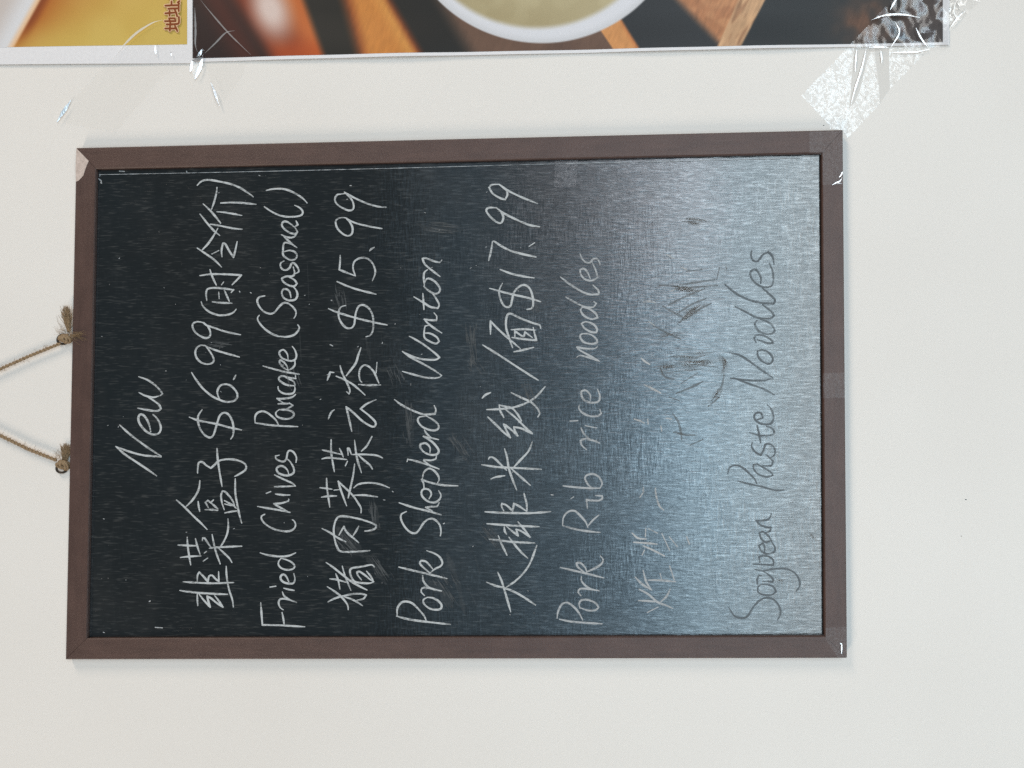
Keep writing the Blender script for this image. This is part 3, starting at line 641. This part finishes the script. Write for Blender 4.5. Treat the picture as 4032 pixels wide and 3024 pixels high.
for name, mat, wd, dy in (('lettering', M_INK, 7.6, 0.00052), ('lettering', M_INK_HALO, 15.0, 0.00036)):
    ink = Ink()
    for s in LETTER.split('|'):
        q = [float(t) for t in s.split()]
        ink.stroke([(620 + q[i] / 6.8, q[i + 1] / 6.8) for i in range(0, len(q), 2)], wd, PY - 0.0002 - 0.0006 - dy, 0.05, 0.9)
    ink.build(name, mat, pl, 'brown lettering' if mat is M_INK else 'pale outline round the lettering')

# ------------------------------------------------------------------ the chalkboard
O_PX = [(298.7, 581.4), (3319.7, 510.5), (3336.6, 2591.5), (256.5, 2597.7)]     # outer corners, then inner
I_PX = [(378.0, 664.8), (3236.3, 602.7), (3247.5, 2504.0), (342.0, 2513.5)]
OUT = [Vector((p.x, 0, p.z)) for p in (at(*q) for q in O_PX)]
INN = [Vector((p.x, 0, p.z)) for p in (at(*q) for q in I_PX)]
board = thing('chalkboard', 'brown framed chalkboard menu hung on the white wall by a jute cord', 'chalkboard', (0.0, 0.0, -0.3))
DEPTH = 0.0066
PROF = [(0.0, 0.0009), (0.0009, 0.0), (-0.0008, 0.0), (-0.0001, 0.0007), (-0.0001, 0.0034), (-0.0055, 0.0034), (-0.0055, DEPTH), (0.0, DEPTH)]
rails = []
for k in range(4):
    a, b_ = k, (k + 1) % 4
    V, Fc = [], []
    for e, other in ((a, b_), (b_, a)):
        wv = INN[e] - OUT[e]
        al = (OUT[other] - OUT[e]).normalized()
        perp = wv - al * wv.dot(al)
        wid = perp.length
        for t, y in PROF:
            fr = (t if t >= 0 and not (t == 0.0 and False) else wid + t) / wid
            p = OUT[e] + wv * fr + al * 0.00013
            V.append(Vector((p.x, y, p.z)))
    n = len(PROF)
    for i in range(n):
        j = (i + 1) % n
        Fc.append([i, j, j + n, i + n])
    Fc.append(list(range(n))[::-1])
    Fc.append(list(range(n, 2 * n)))
    # k: 0 = right-hand upright in the room, 1 = bottom rail, 2 = left-hand upright, 3 = top rail
    r = mk('frame_rail', V, Fc, M_RAIL_V if k in (0, 2) else M_RAIL_H, board)
    rails.append(r)
rails[3]['label'] = 'top frame rail with its foil torn off at one corner'
CH = [(301, 584), (325, 608.5), (349.5, 634), (341, 653), (333, 676), (329, 690), (318.5, 702), (309, 711.5), (299, 715.5), (297.6, 660)]
v, f = slab(pxz(CH, -0.0001), -0.00022, -0.00004)
mk('torn_patch', v, f, M_BARE, rails[3], label='pale torn patch showing bare fibreboard')

PAN = [INN[k] + (INN[k] - (INN[0] + INN[2]) / 2).normalized() * 0.005 for k in range(4)]
PANEL_Y = 0.0037
v, f = slab([(p.x, p.z) for p in PAN], PANEL_Y, PANEL_Y + 0.002)
panel = mk('writing_panel', v, f, M_PANEL, board)

# the handwriting: one mesh per written line
names = {0: ('chalk_writing', M_CHALK, 'white chalk heading, the single word New'),
         1: ('chalk_writing', M_CHALK, 'white chalk line of Chinese writing with the price 6.99'),
         2: ('chalk_writing', M_CHALK, 'white chalk line on chives pancake'),
         3: ('chalk_writing', M_CHALK, 'white chalk line of Chinese writing with the price 15.99'),
         4: ('chalk_writing', M_CHALK, 'white chalk line on pork wonton'),
         5: ('chalk_writing', M_CHALK, 'white chalk line of Chinese writing with the price 17.99'),
         6: ('chalk_writing', M_CHALK2, 'worn chalk line on pork rib rice noodles'),
         7: ('chalk_writing', M_FAINT, 'faint chalk strokes of a mostly wiped line'),
         8: ('chalk_writing', M_GREY, 'thin grey chalk line on soybean paste noodles'),
         10: ('chalk_writing', M_CHALK2, 'pale first character of a mostly wiped line'),
         11: ('chalk_writing', M_FAINT, 'last faint strokes of a mostly wiped line')}
WID = {0: 8.4, 1: 8.2, 2: 8.0, 3: 8.2, 4: 8.2, 5: 8.6, 6: 8.4, 7: 8.2, 8: 8.4, 9: 8.5, 10: 8.2, 11: 8.2}
inks = {k: Ink() for k in names}
CY = PANEL_Y - 0.00012
for ln, ox, oy, txt in S:
    for ns, s in enumerate(txt.split('|')):
        q = [float(t) for t in s.split()]
        if ln == 7 and ns > 17:
            inks[11].stroke([(ox + q[i] / 2.765, oy + q[i + 1] / 2.765) for i in range(0, len(q), 2)], 8.2, CY)
            continue
        if ln == 7 and ns < 9:
            inks[10].stroke([(ox + q[i] / 2.765, oy + q[i + 1] / 2.765) for i in range(0, len(q), 2)], 8.2, CY)
            continue
        if ln == 9:                     # each rubbed-out trace on its own
            ink = Ink()
            ink.stroke([(ox + q[i] / 2.765, oy + q[i + 1] / 2.765) for i in range(0, len(q), 2)], WID[9], CY - 0.000012 * ns)
            ink.build('rubbed_stroke', M_RUBBED, panel)
            continue
        inks[ln].stroke([(ox + q[i] / 2.765, oy + q[i + 1] / 2.765) for i in range(0, len(q), 2)], WID[ln] * 0.93, CY)
for k, (nm, mat, lab) in names.items():
    inks[k].build(nm, mat, panel, lab)

# broad wiped smears and loose chalk specks
for pts, wd in (
        (((1470, 1960), (1482, 2020), (1490, 2070)), 14), (((1330, 2080), (1390, 2150), (1430, 2190)), 42),
        (((1440, 2180), (1480, 2240), (1520, 2300)), 26), (((1690, 2290), (1740, 2330), (1780, 2390)), 34),
        (((1760, 2180), (1800, 2290), (1830, 2420)), 22), (((1440, 1330), (1450, 1380), (1458, 1420)), 12),
        (((1500, 1310), (1506, 1400)), 6), (((1600, 1575), (1612, 1660), (1620, 1760)), 26),
        (((1780, 1700), (1800, 1760), (1850, 1830)), 12), (((1920, 2060), (1950, 2120), (2000, 2180)), 34),
        (((1870, 2190), (1890, 2260)), 22), (((1840, 2310), (1880, 2390)), 14), (((1790, 1270), (1850, 1300)), 10),
        (((1860, 1310), (1864, 1470)), 14), (((760, 1330), (900, 1350)), 14), (((1180, 1310), (1186, 1420)), 12),
        (((1640, 880), (1700, 900), (1820, 905)), 16), (((1210, 1030), (1216, 1180)), 12), (((1060, 1980), (1180, 1985)), 10)):
    SM = Ink()
    SM.stroke(pts, wd, CY + 0.00006 + random.uniform(0, 0.00003), 0.3, 0.3)
    SM.build('chalk_smear', M_HAZE, panel)
rh = random.Random(5)
for cx, cy, an, L_, sp, cnt in ((1470, 2030, 1.45, 130, 10, 14), (1370, 2140, 0.9, 110, 18, 18), (1500, 2240, 1.0, 130, 16, 16), (1760, 2330, 1.0, 150, 20, 20),
                                (1610, 1660, 1.5, 190, 12, 18), (1810, 1760, 1.0, 120, 14, 14), (1930, 2110, 0.8, 120, 16, 18), (1860, 1370, 1.5, 220, 14, 22),
                                (1740, 900, 0.1, 160, 14, 14), (1560, 1480, 1.2, 100, 14, 12), (1880, 1440, 0.9, 90, 14, 12), (2100, 1180, 1.3, 120, 16, 12),
                                (1330, 1180, 1.4, 120, 14, 12), (1150, 1480, 1.3, 120, 14, 10), (860, 1360, 0.1, 120, 12, 10), (2080, 1560, 1.2, 140, 16, 14)):
    HS = Ink()
    for k in range(cnt):
        o_ = rh.gauss(0, sp)
        l0, l1 = sorted((rh.uniform(-0.5, 0.5), rh.uniform(-0.5, 0.5)))
        q = [(cx + math.cos(an) * L_ * t - math.sin(an) * o_ + rh.uniform(-3, 3), cy + math.sin(an) * L_ * t + math.cos(an) * o_ + rh.uniform(-3, 3)) for t in (l0, (l0 + l1) / 2, l1)]
        HS.stroke(q, rh.uniform(2.5, 6.0), CY - 0.0002, 0.3, 0.2)
        HS.y += 0.00003
    HS.build('chalk_smear', M_SMEAR, panel)
for pts, spread, cnt in ((((2640, 1425), (2740, 1425), (2860, 1405)), 26, 46), (((2560, 1460), (2660, 1450), (2760, 1440)), 22, 20),
                         (((2640, 1128), (2710, 1136), (2800, 1142)), 13, 24), (((2690, 866), (2750, 870), (2810, 878)), 11, 18),
                         (((2640, 1290), (2710, 1235), (2790, 1185)), 12, 22), (((2830, 1380), (2856, 1430), (2840, 1500)), 11, 20),
                         (((2845, 1500), (2815, 1560), (2770, 1610)), 8, 12), (((2560, 1330), (2640, 1300), (2720, 1320)), 20, 14),
                         (((3040, 2280), (3070, 2283), (3095, 2288)), 10, 12), (((3190, 2095), (3204, 2120), (3214, 2146)), 6, 9)):
    DL = Ink()
    for k in range(int(cnt * 0.6)):
        o_ = rh.gauss(0, spread * 0.8)
        t0 = rh.uniform(0, 0.5)
        t1 = t0 + rh.uniform(0.3, 0.5)
        dx, dy = pts[-1][0] - pts[0][0], pts[-1][1] - pts[0][1]
        ll = math.hypot(dx, dy)
        nx, ny = -dy / ll, dx / ll
        q = []
        for t in (t0, (t0 + t1) / 2, t1):
            u = t * 2
            a, b2 = (pts[0], pts[1]) if u < 1 else (pts[1], pts[2])
            u = u % 1 if t < 1 else 1
            q.append((a[0] + (b2[0] - a[0]) * u + nx * o_ + rh.uniform(-2, 2), a[1] + (b2[1] - a[1]) * u + ny * o_ + rh.uniform(-2, 2)))
        DL.stroke(q, rh.uniform(5.0, 12.0), CY - 0.0002, 0.3, 0.2)
        DL.y += 0.00003
    DL.build('dull_smudge', M_DULL, panel)
SP = Ink()
for q in (((734, 674), (736, 678)), ((389, 704), (398, 712), (399, 716)), ((394, 686), (393, 694)), ((397, 719), (400, 721)), ((470, 674), (490, 675)),
          ((1506, 1348), (1505, 1352)), ((1545, 1934), (1548, 1937)), ((1510, 1968), (1516, 1969)), ((1300, 1357), (1310, 1362)),
          ((1746, 2062), (1750, 2060)), ((1378, 731), (1384, 731)), ((943, 1147), (945, 1150)), ((407, 2489), (411, 2491)), ((986, 1152), (990, 1154)),
          ((2170, 1948), (2178, 1949)), ((1304, 1182), (1307, 1184)), ((588, 2368), (592, 2366)), ((612, 2470), (640, 2472))):
    SP.stroke(q, 5.0, CY - 0.0001, 0.2, 0.7)
SP.stroke(((392, 688), (900, 678), (1500, 664), (2200, 645)), 2.2, CY - 0.0001, 0.4, 0.6)
SP.stroke(((2200, 645), (2700, 634), (3150, 622)), 3.2, CY - 0.00012, 0.4, 0.6)
for s in range(60):
    x, y = random.uniform(400, 2400), random.uniform(690, 2480)
    SP.stroke(((x, y), (x + random.uniform(-5, 5), y + random.uniform(-3, 3))), random.uniform(1.6, 3.2), CY - 0.00014, 0.2, 0.8)
SP.build('chalk_specks', M_CHALK2, panel, 'loose chalk specks and a thin scratch along the edge')['kind'] = 'stuff'

# jute cord tied to two steel eyes on top of the frame
cordV, cordF = [], []
def strand(pts, r_off, r_str, turns_per_m, ph0):
    pts = [Vector(p) for p in pts]
    L = [0.0]
    for i in range(1, len(pts)):
        L.append(L[-1] + (pts[i] - pts[i - 1]).length)
    n = int(L[-1] / 0.00045)
    for k in (0.0, math.pi):
        out = []
        for s in range(n + 1):
            d = L[-1] * s / n
            i = 0
            while i < len(L) - 2 and L[i + 1] < d:
                i += 1
            t = (d - L[i]) / max(1e-9, L[i + 1] - L[i])
            p = pts[i].lerp(pts[i + 1], t)
            tg = (pts[i + 1] - pts[i]).normalized()
            u = tg.cross(Vector((0, 1, 0))).normalized()
            v_ = tg.cross(u)
            an = ph0 + k + d * turns_per_m * 2 * math.pi
            out.append(p + (u * math.cos(an) + v_ * math.sin(an)) * r_off)
        rr = [r_str * (1 + 0.18 * noise.noise(Vector((s * 0.15, k, 3.0)))) for s in range(n + 1)]
        tube_into(cordV, cordF, out, rr, 7)
CORD_Y = 0.0035
apex = at(-290, 1583, CORD_Y)
e1, e2 = at(238, 1352, CORD_Y), at(222, 1812, CORD_Y)
strand([apex, at(-100, 1500, CORD_Y), at(0, 1453, CORD_Y), at(110, 1404, CORD_Y), e1], 0.00062, 0.00072, 170, 0.0)
strand([apex, at(-100, 1662, CORD_Y), at(0, 1714, CORD_Y), at(110, 1768, CORD_Y), e2], 0.00066, 0.00078, 160, 1.0)
rf = random.Random(11)
for (a, b2) in (((0, 1453), (200, 1365)), ((0, 1714), (190, 1800))):
    for k in range(46):
        t = rf.random()
        x, y = a[0] + (b2[0] - a[0]) * t, a[1] + (b2[1] - a[1]) * t
        p0 = at(x, y, CORD_Y)
        ang = rf.uniform(0, 6.28)
        ln_ = rf.uniform(0.0015, 0.0045)
        p1 = p0 + Vector((math.cos(ang) * ln_ * 0.6 + rf.uniform(-1, 1) * 0.001, rf.uniform(-0.001, 0.001), math.sin(ang) * ln_ * 0.5))
        p2 = p1 + Vector((rf.uniform(-1, 1) * 0.0016, 0, -rf.uniform(0, 0.0022)))
        tube_into(cordV, cordF, catmull([p0, p1, p2], 0.0008), [0.00009] * len(catmull([p0, p1, p2], 0.0008)), 4)
cord = mk('hanging_cord', cordV, cordF, M_JUTE, board, smooth=True)

def coil(c, ax, ay, az, turns, r, seed):
    rnd = random.Random(seed)
    V, Fc = [], []
    pts = []
    n = int(turns * 22)
    for i in range(n + 1):
        a = 2 * math.pi * turns * i / n
        k = 1 + 0.18 * math.sin(a * 0.37 + seed)
        pts.append(Vector((c.x + ax * k * math.sin(a) * (0.75 + 0.25 * math.sin(a * 0.23)), c.y + ay * math.cos(a * 1.07 + 0.5), c.z + az * k * math.cos(a) * 0.8 + az * 0.5 * math.sin(a * 0.31 + seed))))
    tube_into(V, Fc, pts, [r * (0.85 + 0.3 * rnd.random()) for _ in pts], 6)
    return V, Fc

def hairs(V, Fc, base, tips, r, rnd, curl=0.0012):
    for (b0, t0) in zip(base, tips):
        m1 = b0.lerp(t0, 0.35) + Vector((rnd.uniform(-curl, curl), rnd.uniform(-curl, curl) * 0.5, rnd.uniform(-curl, curl)))
        m2 = b0.lerp(t0, 0.7) + Vector((rnd.uniform(-curl, curl), rnd.uniform(-curl, curl) * 0.5, rnd.uniform(-curl, curl)))
        pts = catmull([b0, m1, m2, t0], 0.0009)
        tube_into(V, Fc, pts, [r * (1 - 0.5 * i / len(pts)) for i in range(len(pts))], 4)

rnd = random.Random(3)
# knot on the right-hand eye, its frayed end lying along the frame edge
V, Fc = coil(at(258, 1335, 0.002), 0.0028, 0.0020, 0.0036, 5.3, 0.0011, 1.3)
base = [at(272 + rnd.uniform(-7, 6), 1298 + rnd.uniform(-3, 12), 0.002 + rnd.uniform(-.001, .001)) for _ in range(170)]
tips = [at(262 + rnd.gauss(0, 11), 1210 + rnd.uniform(-8, 42), 0.001 + rnd.uniform(-.0015, .002)) for _ in range(170)]
hairs(V, Fc, base, tips, 0.00020, rnd, 0.0007)
base = [at(275 + rnd.uniform(-6, 6), 1318 + rnd.uniform(-8, 12), 0.0005) for _ in range(40)]
tips = [at(318 + rnd.gauss(0, 12), 1318 + rnd.gauss(0, 12), -0.0012 - rnd.uniform(0, .002)) for _ in range(40)]
hairs(V, Fc, base, tips, 0.00011, rnd, 0.0014)
base = [at(255 + rnd.uniform(-10, 6), 1310 + rnd.uniform(-20, 12), 0.003) for _ in range(16)]
tips = [at(225 + rnd.gauss(0, 12), 1290 + rnd.gauss(0, 22), 0.004) for _ in range(16)]
hairs(V, Fc, base, tips, 0.00008, rnd, 0.0018)
mk('knot', V, Fc, M_JUTE, cord, smooth=True, label='knot with a long frayed end')
# knot on the left-hand eye
V, Fc = coil(at(248, 1832, 0.003), 0.0038, 0.0020, 0.0034, 4.6, 0.0011, 2.1)
base = [at(258 + rnd.uniform(-14, 10), 1800 + rnd.uniform(-8, 16), 0.005) for _ in range(180)]
tips = [at(262 + rnd.gauss(0, 13), 1752 + rnd.uniform(-8, 34), 0.0045 + rnd.uniform(-.001, .002)) for _ in range(180)]
hairs(V, Fc, base, tips, 0.00018, rnd, 0.0006)
base = [at(240 + rnd.uniform(-16, 6), 1800 + rnd.uniform(-12, 12), 0.004) for _ in range(14)]
tips = [at(222 + rnd.gauss(0, 14), 1782 + rnd.gauss(0, 16), 0.004) for _ in range(14)]
hairs(V, Fc, base, tips, 0.00009, rnd, 0.0012)
mk('knot', V, Fc, M_JUTE, cord, smooth=True, label='knot with a short frayed end')
for c in (at(247, 1336, 0.0048), at(243, 1842, 0.0050)):
    V, Fc = [], []
    pts = [c + Vector((0.0038 * math.sin(a), 0.0004 * math.sin(2 * a), 0.0042 * math.cos(a))) for a in [2 * math.pi * k / 26 for k in range(27)]]
    tube_into(V, Fc, pts, [0.0009] * len(pts), 8)
    tube_into(V, Fc, [c + Vector((0, 0, -0.004)), c + Vector((0, 0, -0.0095))], [0.001, 0.001], 8)
    mk('screw_eye', V, Fc, M_EYE, board, smooth=True)

# ------------------------------------------------------------------ clear tape
def ridge(pts_px, Y, rad, parent, mat, name='crease'):
    """a lifted fold of film: a narrow spindle-shaped ribbon leaning out at its upper side, so that it catches the low window"""
    P = catmull([at(p[0], p[1], Y) for p in pts_px], 0.002)
    n = len(P)
    V, Fc = [], []
    for i, p in enumerate(P):
        a, b2 = P[max(i - 1, 0)], P[min(i + 1, n - 1)]
        t = (b2 - a).normalized()
        side_v = Vector((t.z, 0, -t.x))
        r = rad * max(0.15, math.sin(math.pi * min(0.97, max(0.03, i / (n - 1)))))
        r *= 1 + 0.35 * noise.noise(p * 900)
        lean = math.tan(0.5 * (math.atan((p.z + 0.066) / 0.592) + 0.36))
        for sg in (-1, 1):
            q = p + side_v * (r * sg)
            V.append(Vector((q.x, Y - 0.0005 - lean * (q.z - p.z), q.z)))
    for i in range(n - 1):
        Fc.append([2 * i, 2 * i + 1, 2 * i + 3, 2 * i + 2])
    return mk(name, V, Fc, mat, parent, smooth=False)

M_FOLD_GLINT_DIM = M_FOLD_GLINT.copy()  # fainter copy of the painted highlight
M_FOLD_GLINT_DIM.name = 'dim_painted_fold_glint'
M_FOLD_GLINT_DIM.node_tree.nodes['Principled BSDF'].inputs['Alpha'].default_value = 0.25
M_TIP = tape_mat('tape_tip', 0.10, 0.0, 0.25, 1.0, 0.0, 0.3, 200.0, 0.97)
T = 'clear tapes'

# wide strip across the lower right corner of the dark poster, down to the board
TY = WALL_Y - 0.0001
t1 = thing('tape_strip', 'broad bubbled clear tape slanting from the dark poster corner to the board corner', 'tape', at(3330, 540, TY), T)
# bubbled areas as traced: left field, middle field, right field, tip below the board corner
fields = [
    [(3155, 376), (3268, 496), (3345, 420), (3362, 188), (3338, 188)],
    [(3345, 420), (3268, 496), (3268, 508), (3320, 512), (3336, 546), (3464, 409), (3460, 330), (3440, 200), (3432, 190), (3415, 240), (3385, 360), (3365, 405)],
    [(3504, 350), (3500, 190), (3662, 190)],
]
def field_mesh(poly, y, step=7.0, amp=0.00022, scale=14.0):
    """film of any outline, cut from a fine grid so that it can crinkle"""
    import bmesh
    bm = bmesh.new()
    vs = [bm.verts.new((p[0], p[1], 0)) for p in poly]
    bm.faces.new(vs)
    bm.normal_update()
    bmesh.ops.triangulate(bm, faces=bm.faces[:])
    xs = [p[0] for p in poly]; ys = [p[1] for p in poly]
    x = min(xs) + step
    while x < max(xs):
        bmesh.ops.bisect_plane(bm, geom=bm.verts[:] + bm.edges[:] + bm.faces[:], plane_co=(x, 0, 0), plane_no=(1, 0, 0))
        x += step
    yy = min(ys) + step
    while yy < max(ys):
        bmesh.ops.bisect_plane(bm, geom=bm.verts[:] + bm.edges[:] + bm.faces[:], plane_co=(0, yy, 0), plane_no=(0, 1, 0))
        yy += step
    V = []
    bm.verts.index_update()
    for vtx in bm.verts:
        q = at(vtx.co.x, vtx.co.y, y)
        if amp > 0.001:                 # loosely crumpled: broad smooth dents
            h = amp * (noise.noise(Vector((vtx.co.x / scale, vtx.co.y / scale, 2.0))) + 0.35 * noise.noise(Vector((vtx.co.x / scale * 2.3, vtx.co.y / scale * 1.7, 5.0))))
        else:
            h = abs(amp * noise.fractal(Vector((vtx.co.x / scale, vtx.co.y / scale, 2.0)), 1.0, 2.0, 2))
        V.append(Vector((q.x, y - h, q.z)))
    Fc = [[vv.index for vv in fc.verts] for fc in bm.faces]
    bm.free()
    return V, Fc
for poly in fields:
    V, Fc = field_mesh(poly, TY)
    mk('bubbled_film', V, Fc, M_TAPE_BUB, t1, smooth=True)
for poly in ([(3362, 188), (3345, 420), (3365, 405), (3385, 360), (3415, 240), (3432, 190)],
             [(3442, 190), (3460, 330), (3464, 409), (3504, 350), (3500, 190)]):
    V, Fc = field_mesh(poly, TY - 0.0002, 9.0, 0.00008, 60.0)
    mk('smooth_film', V, Fc, M_TAPE_GREY, t1, smooth=True)
# over the poster and beyond, up out of the picture
V, Fc = field_mesh([(3336, 187), (3512, 0), (3640, -135), (3768, -135), (3738, -20), (3737, 187)], TY - 0.0026, 5.0, 0.0016, 62.0)
mk('crumpled_film', V, Fc, M_TAPE_CRK, t1, smooth=True)
V, Fc = field_mesh([(3738, 0), (3738, 120), (3870, -5), (3990, -135), (3770, -135)], TY - 0.0004, 7.0, 0.0004, 20.0)
mk('bubbled_film', V, Fc, M_TAPE_CRK2, t1, smooth=True)
ridge([(3410, 192), (3392, 270), (3366, 350), (3350, 412)], TY - 0.0006, 0.0006, t1, M_CREASE_BR)
ridge([(3372, 196), (3368, 240), (3366, 285)], TY - 0.0006, 0.0005, t1, M_CREASE_BR)
ridge([(3467, 200), (3470, 225), (3471, 250)], TY - 0.0006, 0.0005, t1, M_CREASE_BR)
ridge([(3504, 40), (3518, 15), (3535, -12)], TY - 0.0030, 0.0008, t1, M_CREASE_BR)
ridge([(3430, 80), (3480, 62), (3550, 58), (3620, 70)], TY - 0.0032, 0.0008, t1, M_CREASE_BR)
ridge([(3505, 190), (3540, 130), (3525, 90)], TY - 0.0032, 0.0006, t1, M_CREASE_BR)
ridge([(3605, 110), (3625, 150), (3650, 185)], TY - 0.0030, 0.0006, t1, M_CREASE_BR)
ridge([(3500, 208), (3600, 206), (3662, 194)], TY - 0.0008, 0.0006, t1, M_CREASE_BR)
ridge([(3740, 110), (3780, 60), (3800, 45)], TY - 0.0010, 0.0007, t1, M_CREASE_BR)
ridge([(3420, 188), (3460, 186), (3498, 187)], TY - 0.0024, 0.0006, t1, M_CREASE_BR)

# nearly invisible broad tape over the yellow poster's corner
t2 = thing('tape_strip', 'almost invisible broad clear tape slanting over the corner of the yellow poster', 'tape', at(230, 480, TY), T)
V, Fc = field_mesh([(655, 60), (756, 30), (756, 246), (640, 300), (455, 520), (222, 480), (284, 392), (460, 214)], TY - 0.0017, 9.0, 0.00012, 50.0)
mk('film', V, Fc, M_TAPE_CLR, t2, smooth=True)
ridge([(640, 80), (600, 92), (540, 130), (490, 178), (457, 217)], TY - 0.0022, 0.0008, t2, M_FOLD_GLINT)
ridge([(280, 396), (262, 425), (240, 458), (226, 482)], TY - 0.0020, 0.0011, t2, M_CREASE_BR)
ridge([(612, 180), (613, 200), (616, 218)], TY - 0.0022, 0.0008, t2, M_CREASE_BR)
ridge([(672, 205), (676, 212), (675, 222)], TY - 0.0022, 0.0005, t2, M_CREASE_BR)

# crumpled tape where the two posters meet
t3 = thing('tape_strip', 'small crumpled clear tape end where the two posters meet', 'tape', at(770, 312, TY), T)
V, Fc = field_mesh([(757, 236), (800, 222), (806, 196), (792, 192), (778, 222), (757, 228)], TY - 0.0026, 4.0, 0.0012, 12.0)
mk('crumpled_film', V, Fc, M_TAPE_CRK, t3, smooth=True)
V, Fc = field_mesh([(756, 238), (798, 234), (782, 300), (770, 311), (750, 284)], TY - 0.0012, 5.0, 0.0005, 14.0)
mk('film', V, Fc, M_TAPE_CLR, t3, smooth=True)
ridge([(777, 232), (774, 262), (770, 308)], TY - 0.0014, 0.0042, t3, M_TIP, 'film_tip')
ridge([(758, 238), (755, 262), (750, 284)], TY - 0.0020, 0.0010, t3, M_CREASE_BR)
ridge([(798, 228), (790, 262), (778, 292), (769, 312)], TY - 0.0022, 0.0014, t3, M_CREASE_BR)
ridge([(757, 240), (778, 236), (800, 228)], TY - 0.0024, 0.0016, t3, M_CREASE_BR)
ridge([(776, 224), (788, 214), (796, 196)], TY - 0.0034, 0.0010, t3, M_CREASE_BR)
ridge([(768, 30), (771, 120), (770, 175), (778, 205)], TY - 0.0030, 0.0007, t3, M_FOLD_GLINT_DIM)

t4 = thing('tape_strip', 'clear tape on the dark poster corner with a thin bright crease on the wall below', 'tape', at(865, 420, TY), T)
V, Fc = field_mesh([(760, 20), (800, 5), (880, 110), (990, 222), (935, 330), (864, 422), (836, 350), (806, 228), (762, 226)], TY - 0.0028, 9.0, 0.00015, 50.0)
mk('film', V, Fc, M_TAPE_CLR, t4, smooth=True)
ridge([(830, 322), (846, 362), (856, 395), (864, 418)], TY - 0.0030, 0.0008, t4, M_CREASE_BR)
ridge([(790, 0), (826, 45), (895, 125), (950, 180), (988, 216)], TY - 0.0034, 0.0006, t4, M_FOLD_GLINT_DIM)
ridge([(808, 210), (850, 170), (890, 130), (925, 122)], TY - 0.0034, 0.0006, t4, M_FOLD_GLINT_DIM)

# small clear patches stuck on the board
def patch(label, poly, y, mat=M_TAPE_DULL, extra=()):
    t = thing('tape_patch', label, 'tape', at(poly[0][0], poly[0][1], y), 'clear tape patches on the board')
    V, Fc = field_mesh(poly, y, 8.0, 0.00002, 60.0)
    mk('film', V, Fc, mat, t, smooth=True)
    for pts, r in extra:
        ridge(pts, y - 0.0003, r, t, M_CREASE_BR)
    return t
patch('square matt tape patch halfway along the bottom rail of the chalkboard frame', [(3240, 1470), (3327, 1467), (3328, 1566), (3241, 1568)], -0.00016)
patch('tape patch on the bottom rail near the bubbled tape, wrinkled at its end', [(3187, 518), (3318, 514), (3321, 728), (3239, 728), (3236, 604), (3187, 602)], -0.00016, M_TAPE_DULL,
      [([(3276, 729), (3292, 720), (3306, 714), (3314, 700)], 0.0006), ([(3302, 700), (3312, 688), (3316, 676)], 0.0006), ([(3296, 724), (3312, 722)], 0.0007)])
patch('tape patch on the lowest frame corner with a shaped bright glint', [(3250, 2472), (3333, 2468), (3335, 2590), (3300, 2590), (3252, 2520)], -0.00016, M_TAPE_DULL,
      [([(3312, 2540), (3313, 2550), (3312, 2574)], 0.0005), ([(3306, 2530), (3313, 2536), (3314, 2546)], 0.0005)])  # leaning ribbons added to show a window glint
patch('shiny tape patch on the writing panel at the upright frame rail', [(2186, 630), (2276, 629), (2268, 735), (2180, 737)], PANEL_Y - 0.0005, M_TAPE_PANEL)
